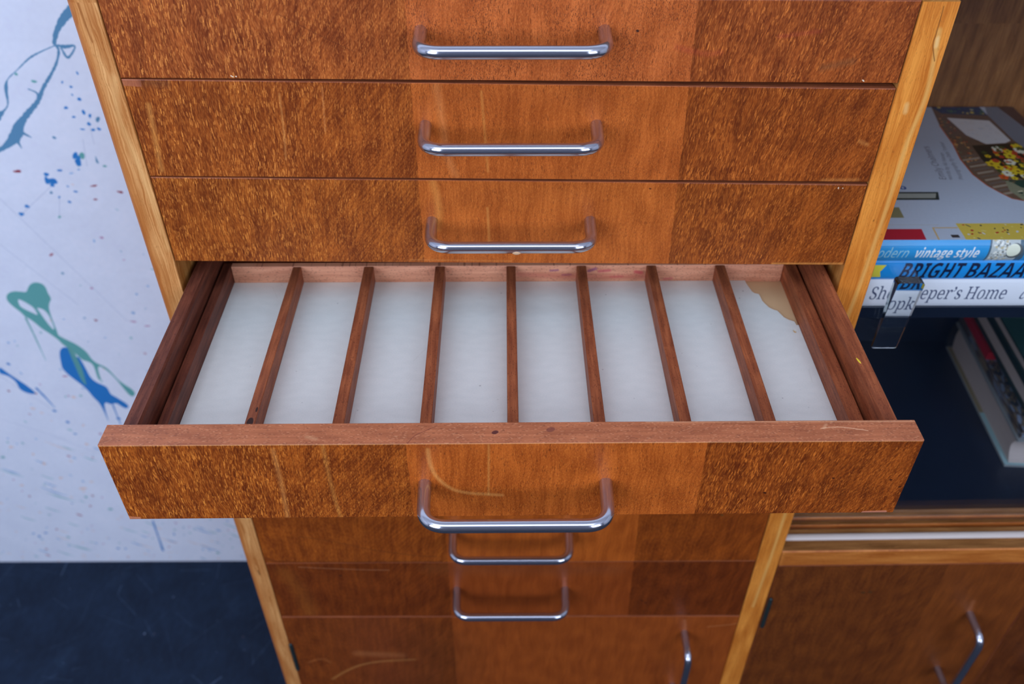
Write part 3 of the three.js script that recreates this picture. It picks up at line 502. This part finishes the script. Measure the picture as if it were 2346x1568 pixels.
door({ tl: -0.4188, tr: -0.4210, bl: bottom, br: bottom, res: 1400, z: 0.0012, bump: false, rough: 0.52, opts: { k: 7, ...plain, joinR: 1000, tint: [0.84, 0.77, 0.64] }, marks: [['soft', [110, 58, 34], 0.4, 0.1, [[0.12, -0.44], [0.12, -0.5], [0.13, -0.6]]], ['soft', [196, 150, 104], 0.5, 0.004, [[0.0473, -0.575], [0.07, -0.55], [0.1062, -0.5288], [0.167, -0.5237]]], ['soft', [186, 136, 92], 0.4, 0.012, [[0.09, -0.507], [0.12, -0.51], [0.15, -0.513]]], ['soft', [186, 136, 92], 0.35, 0.004, [[0.02, -0.53], [0.04, -0.517], [0.05, -0.53]]], ['line', [190, 140, 110], 0.5, 0.001, [[0.56, -0.445], [0.585, -0.442], [0.6, -0.437]]], ['soft', [70, 36, 20], 0.4, 0.1, [[0.18, -0.6], [0.2, -0.56], [0.2, -0.5]]], ['soft', [176, 108, 100], 0.5, 0.004, [[0.528, -0.43], [0.5315, -0.45]]]] }, [0.531, -0.5255], [[0.0027, -0.549, -0.482], [0.0027, -0.79, -0.723]]);
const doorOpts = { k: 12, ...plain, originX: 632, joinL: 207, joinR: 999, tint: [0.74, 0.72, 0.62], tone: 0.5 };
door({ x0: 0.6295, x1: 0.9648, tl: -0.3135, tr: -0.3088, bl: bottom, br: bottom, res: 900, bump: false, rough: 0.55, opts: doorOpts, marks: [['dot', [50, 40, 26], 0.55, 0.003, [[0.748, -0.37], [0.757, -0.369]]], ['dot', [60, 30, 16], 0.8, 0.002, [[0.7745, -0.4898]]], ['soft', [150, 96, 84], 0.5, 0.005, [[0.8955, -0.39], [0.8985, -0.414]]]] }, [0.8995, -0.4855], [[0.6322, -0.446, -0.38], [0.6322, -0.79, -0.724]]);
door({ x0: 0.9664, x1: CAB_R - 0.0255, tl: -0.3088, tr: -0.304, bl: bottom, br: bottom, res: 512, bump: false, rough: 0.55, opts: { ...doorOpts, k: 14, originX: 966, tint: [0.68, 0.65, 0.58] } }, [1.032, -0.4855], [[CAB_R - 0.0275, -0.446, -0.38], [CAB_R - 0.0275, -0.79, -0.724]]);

// sill of the book compartment with its two sliding-door grooves, and the pale bead
const SILL = [[0, -0.3115], [0, -0.2856], [-0.0014, -0.2842], [-0.0330, -0.2842], [-0.0336, -0.2848], [-0.0336, -0.2910], [-0.0394, -0.2910], [-0.0394, -0.2848], [-0.0400, -0.2842], [-0.0448, -0.2842], [-0.0454, -0.2848], [-0.0454, -0.2895], [-0.0508, -0.2895], [-0.0508, -0.2848], [-0.0514, -0.2842], [-0.062, -0.2842], [-0.062, -0.3115]];
const leaning = (m) => { m.position.set(0.632, -0.284, 0); m.rotation.z = 0.0145; return m; };
const moved = (g) => g.translate(-0.632, 0.284, 0);
leaning(part('sill', sorted(moved(extrudeX(SILL, 0.6285, CAB_R - 0.0245)), (f) => (f.y > 0.9 ? 1 : 0), (k, x, y, z) => [x / OAK_SIZE[0], (y + z * 1.3) / OAK_SIZE[1]]), [woodMat({ map: oakMap, color: new THREE.Color(0.84, 0.60, 0.42), roughness: 0.42 }), woodMat({ map: brownMap, color: new THREE.Color(1, 0.98, 1), roughness: 0.4 })]));
const beadProfile = [...Array(13).keys()].map((i) => { const a = i / 12 * Math.PI; return [-0.0208 + 0.0047 * Math.cos(a), -0.2841 + 0.0036 * Math.sin(a)]; });
leaning(part('bead', moved(extrudeX(beadProfile, 0.6295, CAB_R - 0.0255)), mat({ color: own(176, 166, 172), roughness: 0.35 }), { label: 'pale rounded bead along the sill' }));
part('compartment_floor', boxAt(0.6281, CAB_R - 0.0245, -0.297, -0.2842, -0.3938, -0.0625, 0.0004), M.black);
part('inner_floor', grained(boxAt(0.6285, CAB_R - 0.0245, -0.312, -0.2975, -0.3938, -0.0625), 'x', OAK_SIZE, 4), M.brown);
const SHELF = 0.0226;
part('shelf', boxAt(0.6281, CAB_R - 0.0245, SHELF - 0.0155, SHELF, -0.3938, -0.088, 0.001), M.black, { label: 'black painted shelf inside the glazed compartment' });
{
  const glassMat = mat({ color: 0xffffff, roughness: 0.01, transmission: 1, thickness: 0, ior: 1.5 });
  const g = new THREE.Group(); g.name = 'glass_door'; cabinet.add(g);
  add(g, 'glass_pane', slab(0.6295, 1.0, -0.2885, 0.372, -0.0385, -0.0345), glassMat);
  const grip = mat({ color: 0xffffff, roughness: 0.0, transmission: 1, thickness: 0.01, ior: 1.75, attenuationColor: new THREE.Color(0.55, 0.85, 0.8), attenuationDistance: 0.12 });
  const x0 = 0.667, x1 = 0.6925, y0 = 0.0135, y1 = 0.1020, zb = -0.0335, zt = 0.0110, zl = 0.002;
  const pull = new RoundedBoxGeometry(x1 - x0, y1 - y0, 1, 3, 0.0022).translate((x0 + x1) / 2, (y0 + y1) / 2, 0), pp = pull.attributes.position;
  for (let i = 0; i < pp.count; i++) { const t = (pp.getY(i) - y0) / (y1 - y0), f = pp.getZ(i) + 0.5, k = f < 0.01 ? f : f > 0.99 ? 1 - (1 - f) * 0.5 : f; pp.setZ(i, zb + k * (zl + (zt - zl) * t)); }
  pull.computeVertexNormals();
  add(g, 'finger_pull', pull, grip, { label: 'clear glass finger pull stuck on the sliding pane' });
  add(g, 'glass_pane', slab(0.94, CAB_R - 0.026, -0.2865, 0.372, -0.050, -0.046), glassMat);
}
seat(cabinet, 0.64, FLOOR, -0.2);

// ------------------------------------------------------------------ books
const pageMap = (tone) => asTexture(makeCanvas(128, 256, (u, v) => { const n = 6 * noise(u * 3, v * 120) + 4 * noise(u * 6, v * 300); return tone.map((c) => c + n); }));
const pagesMat = mat({ map: pageMap([206, 202, 206]), roughness: 0.85 }), greyPagesMat = mat({ map: pageMap([150, 144, 152]), roughness: 0.9 });
// a closed hardback lying flat, spine towards +z (or -z), local origin at its spine's left lower corner
function hardback(b, { w, d, h, board = 0.0024, bulge = 0.001, spineMat, topMat, boardMat, away = false, hollow = 0, pin = 0.003 }) {
  const S = away ? -1 : 1, n = 10, outer = [], inner = [];
  for (let i = 0; i <= n; i++) { const t = i / n, y = t * h; outer.push([S * (bulge * Math.sin(Math.PI * t) - 0.0008 * (Math.abs(2 * t - 1) ** 6)), y]); }
  for (let i = 0; i <= n; i++) { const t = i / n, y = board + t * (h - 2 * board); inner.push([S * (bulge * Math.sin(Math.PI * t) - 0.0022), y]); }
  const prof = [[-S * d, 0], ...outer, [-S * d, h], [-S * d, h - board], ...inner.reverse(), [-S * d, board]];
  let g = extrudeX(prof, 0, w);
  if (away) g = g.translate(0, 0, -d);
  const z0 = away ? -d : 0;
  g = sorted(g, (f, c) => (f.y > 0.9 && c.y > h - 0.0006 ? 0 : Math.abs(c.z - z0) < (hollow ? 0.0085 : 0.004) && (hollow || (Math.abs(f.z) > 0.35 && f.z * S > 0)) && Math.abs(f.y) < 0.9 ? 1 : 2), (k, x, y, z) => (k === 0 ? [x / w, -z / d] : k === 1 ? [x / w, y / h] : [x, z + y]));
  // smooth the spine's curve
  add(b, 'cover', g, [topMat || boardMat, spineMat || boardMat, boardMat]);
  const y0 = board + 0.0002, y1 = h - board - 0.0002, fore = -S * (d - 0.004), nearSpine = S * (-0.0028), pts = [];
  for (let i = 0; i <= 12; i++) { const t = i / 12; pts.push([fore + S * (hollow * Math.sin(Math.PI * t)), y0 + (y1 - y0) * t]); }
  for (let i = 12; i >= 0; i--) { const t = i / 12; pts.push([nearSpine - S * 0.004 * (1 - Math.sin(Math.PI * t)) * (hollow ? 1 : 0.2), y0 + (y1 - y0) * t]); }
  let p = extrudeX(pts, pin, w - pin);
  if (away) p = p.translate(0, 0, -d);
  add(b, 'pages', planar(p, (x, y, z) => (x + z) * 4, (x, y) => y / 0.03), away ? greyPagesMat : pagesMat);
}
const SP = -0.0895;
function spineMap(w, h, x0, base, draw) {
  const W = 2048, H = Math.max(64, Math.round(W * h / w));
  return asTexture(makeCanvas(W, H, (u, v) => { const n = 2 * noise(u * 200, v * 20); return base.map((c) => clamp(c + n, 0, 255)); }, (g) => {
    const X = (x) => (x - x0) / w * W, S = W / w;
    draw(g, X, S, H);
  }));
}
function fitText(g, text, font, x0, x1, base, size, color, skew = 0, squeeze) {   // text between two x positions; size in pixels
  g.save(); g.font = font.replace('$', Math.round(size)); g.fillStyle = css(color); g.textBaseline = 'alphabetic';
  const w = g.measureText(text).width, k = squeeze || (x1 - x0) / w;
  g.translate(x0, base); g.transform(k, 0, -skew, 1, 0, 0); g.fillText(text, 0, 0); g.restore();
}
// lowest of the three: white spine
{
  const w = 0.30, h = 0.0343, x0 = 0.645;
  const map = spineMap(w, h, x0, [222, 230, 250], (g, X, S, H) => {
    fitText(g, 'Shopkeeper’s Home', '$px serif', X(0.6765), X(0.8205), H - 0.0098 * S, 0.0225 * S, [58, 70, 108], 0.06);
    fitText(g, 'c', 'italic $px serif', X(0.8340), X(0.8405), H - 0.0098 * S, 0.021 * S, [58, 70, 108], 0.1);
  });
  const b = thing('book', 'white hardback with grey serif spine lettering, lowest of the three books on the black shelf', 'book', 'books stacked on the black shelf');
  const m = mat({ map, roughness: 0.4 });
  hardback(b, { w, d: 0.296, h, bulge: 0.0012, spineMat: m, boardMat: mat({ color: own(200, 208, 232), roughness: 0.45 }) });
  b.position.set(x0, SHELF, SP);
}
{
  const w = 0.27, h = 0.0231, x0 = 0.6435;
  const map = spineMap(w, h, x0, [24, 138, 226], (g, X, S, H) => {
    fitText(g, 'BRIGHT', 'bold $px sans-serif', X(0.6990), X(0.7640), H - 0.0018 * S, 0.0262 * S, [12, 22, 58], 0.2);
    fitText(g, 'BAZAAR', 'bold $px sans-serif', X(0.7672), X(0.8420), H - 0.0018 * S, 0.0262 * S, [12, 22, 58], 0.2);
    g.fillStyle = css([214, 206, 70]); g.beginPath();
    [[0.6600, 0.0185], [0.6850, 0.0185], [0.6802, 0.0105], [0.6826, 0.003], [0.6600, 0.003]].forEach(([x, y], i) => g[i ? 'lineTo' : 'moveTo'](X(x), H - y * S)); g.closePath(); g.fill();
  });
  const b = thing('book', 'blue hardback with bold black capital lettering and a yellow ribbon on its spine', 'book', 'books stacked on the black shelf');
  hardback(b, { w, d: 0.296, h, bulge: 0.0012, spineMat: mat({ map, roughness: 0.35 }), boardMat: mat({ color: own(36, 120, 196), roughness: 0.4 }) });
  b.position.set(x0, SHELF + 0.0345, SP - 0.001);
}
{
  const w = 0.29, h = 0.0252, x0 = 0.645, d = 0.3;
  const map = spineMap(w, h, x0, [44, 146, 222], (g, X, S, H) => {
    fitText(g, 'modern', 'italic $px sans-serif', X(0.6590), X(0.7015), H - 0.0062 * S, 0.0165 * S, [150, 200, 232], 0);
    fitText(g, 'vintage style', 'italic bold $px sans-serif', X(0.7075), X(0.7725), H - 0.0062 * S, 0.0165 * S, [232, 240, 246], 0);
    const r = rng(9);
    g.fillStyle = css([70, 96, 120]); g.fillRect(X(0.7815), 0, X(0.819) - X(0.7815), H);
    g.fillStyle = css([176, 186, 196]); g.fillRect(X(0.7835), 0, X(0.812) - X(0.7835), H);
    for (let i = 0; i < 120; i++) { g.fillStyle = css(r() < 0.5 ? [214, 220, 226] : r() < 0.6 ? [120, 124, 124] : [190, 180, 150]); g.beginPath(); g.arc(X(0.785 + 0.018 * r()), H * r(), 3 + 7 * r(), 0, 7); g.fill(); }
    g.fillStyle = css([84, 90, 96]); g.beginPath(); g.ellipse(X(0.808), H * 0.46, 0.0082 * S, 0.0088 * S, 0, 0, 7); g.fill();
    g.fillStyle = css([226, 224, 216]); g.beginPath(); g.ellipse(X(0.8065), H * 0.42, 0.0068 * S, 0.0072 * S, 0, 0, 7); g.fill();
  });
  const N = 1280;
  const top = asTexture(makeCanvas(N, N, (u, v) => { const n = 2 * noise(u * 60, v * 60); return [178 + n, 194 + n, 226 + n]; }, (g) => {
    const X = (x) => (x - x0) / w * N, Z = (z) => (z - SP + d) / d * N, r = rng(21), S = N / w;       // canvas down is towards the reader
    const poly = (pts, c, a = 1) => { g.globalAlpha = a; g.fillStyle = css(c); g.beginPath(); pts.forEach(([x, z], i) => g[i ? 'lineTo' : 'moveTo'](X(x), Z(z))); g.closePath(); g.fill(); g.globalAlpha = 1; };
    const line = (pts, c, wd) => { g.strokeStyle = css(c); g.lineWidth = wd * S; g.lineJoin = 'round'; g.beginPath(); pts.forEach(([x, z], i) => g[i ? 'lineTo' : 'moveTo'](X(x), Z(z))); g.stroke(); };
    // the cover picture: a patterned seat with flowered cushions
    poly([[0.9, -0.392], [0.94, -0.392], [0.94, -0.2], [0.905, -0.26], [0.895, -0.3], [0.889, -0.35]], [118, 128, 150]);
    poly([[0.915, -0.392], [0.94, -0.392], [0.94, -0.30], [0.925, -0.33]], [78, 56, 46]);
    const chair = [[0.832, -0.392], [0.8235, -0.34], [0.8215, -0.2917], [0.816, -0.255], [0.8162, -0.2202], [0.822, -0.197], [0.8294, -0.1826], [0.8377, -0.169], [0.849, -0.1645], [0.9, -0.165], [0.94, -0.17], [0.94, -0.25], [0.905, -0.26], [0.897, -0.3], [0.892, -0.392]];
    poly(chair, [104, 84, 72]);
    g.save(); g.beginPath(); chair.forEach(([x, z], i) => g[i ? 'lineTo' : 'moveTo'](X(x), Z(z))); g.closePath(); g.clip();
    poly([[0.83, -0.392], [0.9, -0.392], [0.9, -0.365], [0.838, -0.372]], [34, 62, 104]);
    for (let i = 0; i < 26; i++) { g.fillStyle = css([[206, 190, 96], [72, 120, 96], [40, 70, 120], [210, 214, 224]][Math.floor(r() * 4)]); g.beginPath(); g.arc(X(0.84 + 0.055 * r()), Z(-0.39 + 0.02 * r()), 4 + 8 * r(), 0, 7); g.fill(); }
    for (let i = 0; i < 90; i++) { g.fillStyle = css([[150, 70, 54], [176, 120, 66], [96, 104, 90], [198, 150, 96]][Math.floor(r() * 4)]); g.beginPath(); g.arc(X(0.82 + 0.02 * r()), Z(-0.37 + 0.13 * r()), 3 + 6 * r(), 0, 7); g.fill(); }
    poly([[0.840, -0.360], [0.8893, -0.352], [0.893, -0.30], [0.884, -0.294], [0.8604, -0.2915], [0.846, -0.3135]], [206, 212, 230]);
    for (let i = 0; i < 40; i++) { g.globalAlpha = 0.4; g.strokeStyle = css(r() < 0.6 ? [120, 140, 180] : [176, 150, 120]); g.lineWidth = 2; const x = X(0.845 + 0.042 * r()), z = Z(-0.35 + 0.05 * r()); g.beginPath(); g.arc(x, z, 4 + 8 * r(), r() * 6, r() * 6); g.stroke(); }
    g.globalAlpha = 1;
    for (let k = 0; k < 12; k++) { const z = -0.262 + k * 0.0075; poly([[0.816 + k * 0.0012, z], [0.838 + k * 0.001, z - 0.006], [0.838 + k * 0.001, z - 0.002], [0.816 + k * 0.0012, z + 0.004]], k % 2 ? [150, 140, 132] : [104, 96, 92]); }
    poly([[0.842, -0.288], [0.9, -0.294], [0.94, -0.25], [0.94, -0.205], [0.87, -0.208], [0.852, -0.222], [0.84, -0.25]], [36, 34, 24]);
    for (let i = 0; i < 150; i++) {
      const x = 0.846 + 0.085 * r(), z = -0.288 + 0.08 * r(), c = [[232, 190, 30], [236, 200, 40], [206, 84, 30], [236, 196, 36], [226, 226, 220], [190, 60, 40], [60, 84, 40]][Math.floor(r() * 7)], s = (6 + 9 * r()) * (c[1] > 180 ? 1.3 : 1);
      g.fillStyle = css(c); for (let k = 0; k < 5; k++) { g.beginPath(); g.arc(X(x) + Math.cos(k * 1.257) * s, Z(z) + Math.sin(k * 1.257) * s, s * 0.65, 0, 7); g.fill(); }
      g.fillStyle = css([120, 70, 20]); g.beginPath(); g.arc(X(x), Z(z), s * 0.4, 0, 7); g.fill();
    }
    poly([[0.846, -0.206], [0.94, -0.212], [0.94, -0.16], [0.85, -0.16], [0.842, -0.185]], [128, 134, 116]);
    poly([[0.850, -0.207], [0.94, -0.214], [0.94, -0.190], [0.88, -0.186], [0.858, -0.192]], [26, 66, 58]);
    for (let i = 0; i < 60; i++) { g.strokeStyle = css([[16, 58, 52], [40, 100, 78], [196, 196, 176], [110, 96, 70]][Math.floor(r() * 4)]); g.lineWidth = 4 + 7 * r(); const x = X(0.845 + 0.09 * r()), z = Z(-0.208 + 0.045 * r()); g.beginPath(); g.moveTo(x, z); g.quadraticCurveTo(x + 20, z - 12, x + 50 * (r() - 0.3), z + 30 * (r() - 0.5)); g.stroke(); }
    g.restore();
    line([[0.8235, -0.34], [0.8215, -0.2917], [0.816, -0.255], [0.8162, -0.2202], [0.822, -0.197], [0.8294, -0.1826], [0.8377, -0.169], [0.85, -0.164], [0.9, -0.164]], [168, 84, 54], 0.0016);
    // lettering that runs away from the reader
    const along = (t, x, z, x2, z2, size, font = '$px sans-serif') => { g.save(); g.translate(X(x), Z(z)); g.rotate(Math.atan2(Z(z2) - Z(z), X(x2) - X(x))); const len = Math.hypot(X(x2) - X(x), Z(z2) - Z(z)); fitText(g, t, font, 0, len, 0, size * S, [92, 98, 122]); g.restore(); };
    along('Emily Chalmers', 0.7825, -0.2088, 0.7905, -0.2864, 0.0105);
    along('words by Ali Hanan', 0.7890, -0.2088, 0.8020, -0.2706, 0.0062, '$px sans-serif');
    along('Photography by Debi Treloar', 0.8015, -0.2088, 0.8115, -0.2972, 0.0066, '$px sans-serif');
    fitText(g, 'o', 'bold $px sans-serif', X(0.7235), X(0.7325), Z(-0.1885), 0.013 * S, [30, 70, 150]);
    poly([[0.70, -0.183], [0.7632, -0.183], [0.7586, -0.1667], [0.695, -0.1667]], [40, 54, 52]); poly([[0.70, -0.180], [0.7600, -0.180], [0.7558, -0.1703], [0.695, -0.1703]], [150, 158, 160]);
    poly([[0.69, -0.152], [0.7102, -0.152], [0.7087, -0.1315], [0.685, -0.1315]], [130, 128, 96]);
    line([[0.68, -0.118], [0.74, -0.118]], [176, 182, 190], 0.0006);
    poly([[0.676, -0.1102], [0.7191, -0.1102], [0.7171, -0.0905], [0.67, -0.0905]], [176, 34, 54]);
    line([[0.7298, -0.0905], [0.7316, -0.1124], [0.757, -0.1124]], [196, 168, 112], 0.0016);
    g.fillStyle = css([60, 56, 60]); g.fillRect(X(0.7445), Z(-0.0995), 0.008 * S, 0.005 * S);
    poly([[0.7579, -0.1205], [0.84, -0.1205], [0.84, -0.0905], [0.757, -0.0905]], [206, 186, 84]);
    for (let i = 0; i < 34; i++) { g.fillStyle = css([[200, 206, 226], [178, 44, 40], [36, 40, 70], [226, 210, 130]][Math.floor(r() * 4)]); g.beginPath(); g.ellipse(X(0.761 + 0.075 * r()), Z(-0.118 + 0.026 * r()), 4 + 13 * r() * r(), 3 + 8 * r() * r(), r() * 3, 0, 7); g.fill(); }
  }));
  top.flipY = true;
  const b = thing('book', 'white-covered hardback with blue spine, topmost of the three books on the black shelf', 'book', 'books stacked on the black shelf');
  hardback(b, { w, d, h, bulge: 0.0035, spineMat: mat({ map, roughness: 0.3 }), topMat: mat({ map: top, roughness: 0.35 }), boardMat: mat({ color: own(176, 186, 214), roughness: 0.45 }) });
  b.position.set(x0, SHELF + 0.0578, SP - 0.0005);
}
// the lower stack, fore-edges towards the sill
{
  const turn = -0.0633, fx = 0.9544, fz = -0.1353, base = -0.2842, at = (b, y, dx = 0, dz = 0, t = turn) => { b.position.set(fx + dx, base + y, fz + dz); b.rotation.y = t; };
  const G = 'books stacked on the compartment floor';
  const A = thing('book', 'thick large hardback with grey boards, lowest book on the black compartment floor', 'book', G);
  hardback(A, { w: 0.27, d: 0.244, h: 0.0505, board: 0.0032, bulge: 0.006, away: true, hollow: 0.012, pin: 0.0065, spineMat: mat({ color: own(20, 22, 28), roughness: 0.6 }), boardMat: mat({ color: own(112, 120, 132), roughness: 0.5 }) });
  add(A, 'endpaper', slab(0.0004, 0.2, 0.0032, 0.0036, -0.240, -0.098), mat({ color: own(120, 112, 92), roughness: 0.7 }), { label: 'tan endpaper' });
  add(A, 'endpaper', slab(0.0004, 0.2, 0.0032, 0.0037, -0.0978, -0.0008), mat({ color: own(126, 158, 176), roughness: 0.7 }), { label: 'pale blue endpaper flap' });
  at(A, 0);
  const multi = asTexture(makeCanvas(512, 64, (u, v) => { const k = noise(u * 7, v * 2), q = noise(u * 26 + 3, v * 4); return k > 0.3 ? [96, 110, 140] : k > 0 ? [70, 62, 60] : q > 0.2 ? [112, 100, 84] : [36, 44, 58]; }));
  multi.repeat.set(4, 4);
  const B = thing('book', 'thin book with a mottled dark cover lying on the thick grey hardback', 'book', G);
  hardback(B, { w: 0.27, d: 0.24, h: 0.0135, board: 0.0045, bulge: 0.001, away: true, boardMat: mat({ map: multi, roughness: 0.4 }) }); at(B, 0.0507, 0.0035, -0.004);
  const R = thing('book', 'small red paperback tucked near the back of the lower book stack', 'book', G);
  hardback(R, { w: 0.2, d: 0.1, h: 0.0125, board: 0.0058, bulge: 0.0006, away: true, boardMat: mat({ color: own(150, 24, 40), roughness: 0.4 }) }); at(R, 0.0644, 0.0125, -0.142);
  const Cb = thing('book', 'pale-paged hardback with dark green boards above the red paperback', 'book', G);
  hardback(Cb, { w: 0.26, d: 0.225, h: 0.028, board: 0.004, bulge: 0.002, away: true, hollow: 0.005, boardMat: mat({ color: own(24, 44, 46), roughness: 0.4 }) }); at(Cb, 0.0771, 0.0095, -0.02);
  const topD = asTexture(makeCanvas(256, 256, (u, v) => (v > 0.64 && u > 0.03 ? [112, 142, 132] : [26, 58, 60])));
  const D = thing('book', 'hardback with a dark teal cover and lighter green panel, topmost of the lower stack', 'book', G);
  hardback(D, { w: 0.25, d: 0.225, h: 0.018, board: 0.003, bulge: 0.002, away: true, hollow: 0.003, topMat: mat({ map: topD, roughness: 0.4 }), boardMat: mat({ color: own(22, 48, 50), roughness: 0.4 }) }); at(D, 0.1053, 0.0125, -0.02);
}

scene.traverse((o) => { if (o.isMesh) o.castShadow = o.receiveShadow = true; });
let copies = 0;
for (const o of scene.children) if (o.name === 'book') { if (copies) o.name = `book_${String(copies).padStart(3, '0')}`; copies++; }
renderer.render(scene, camera);
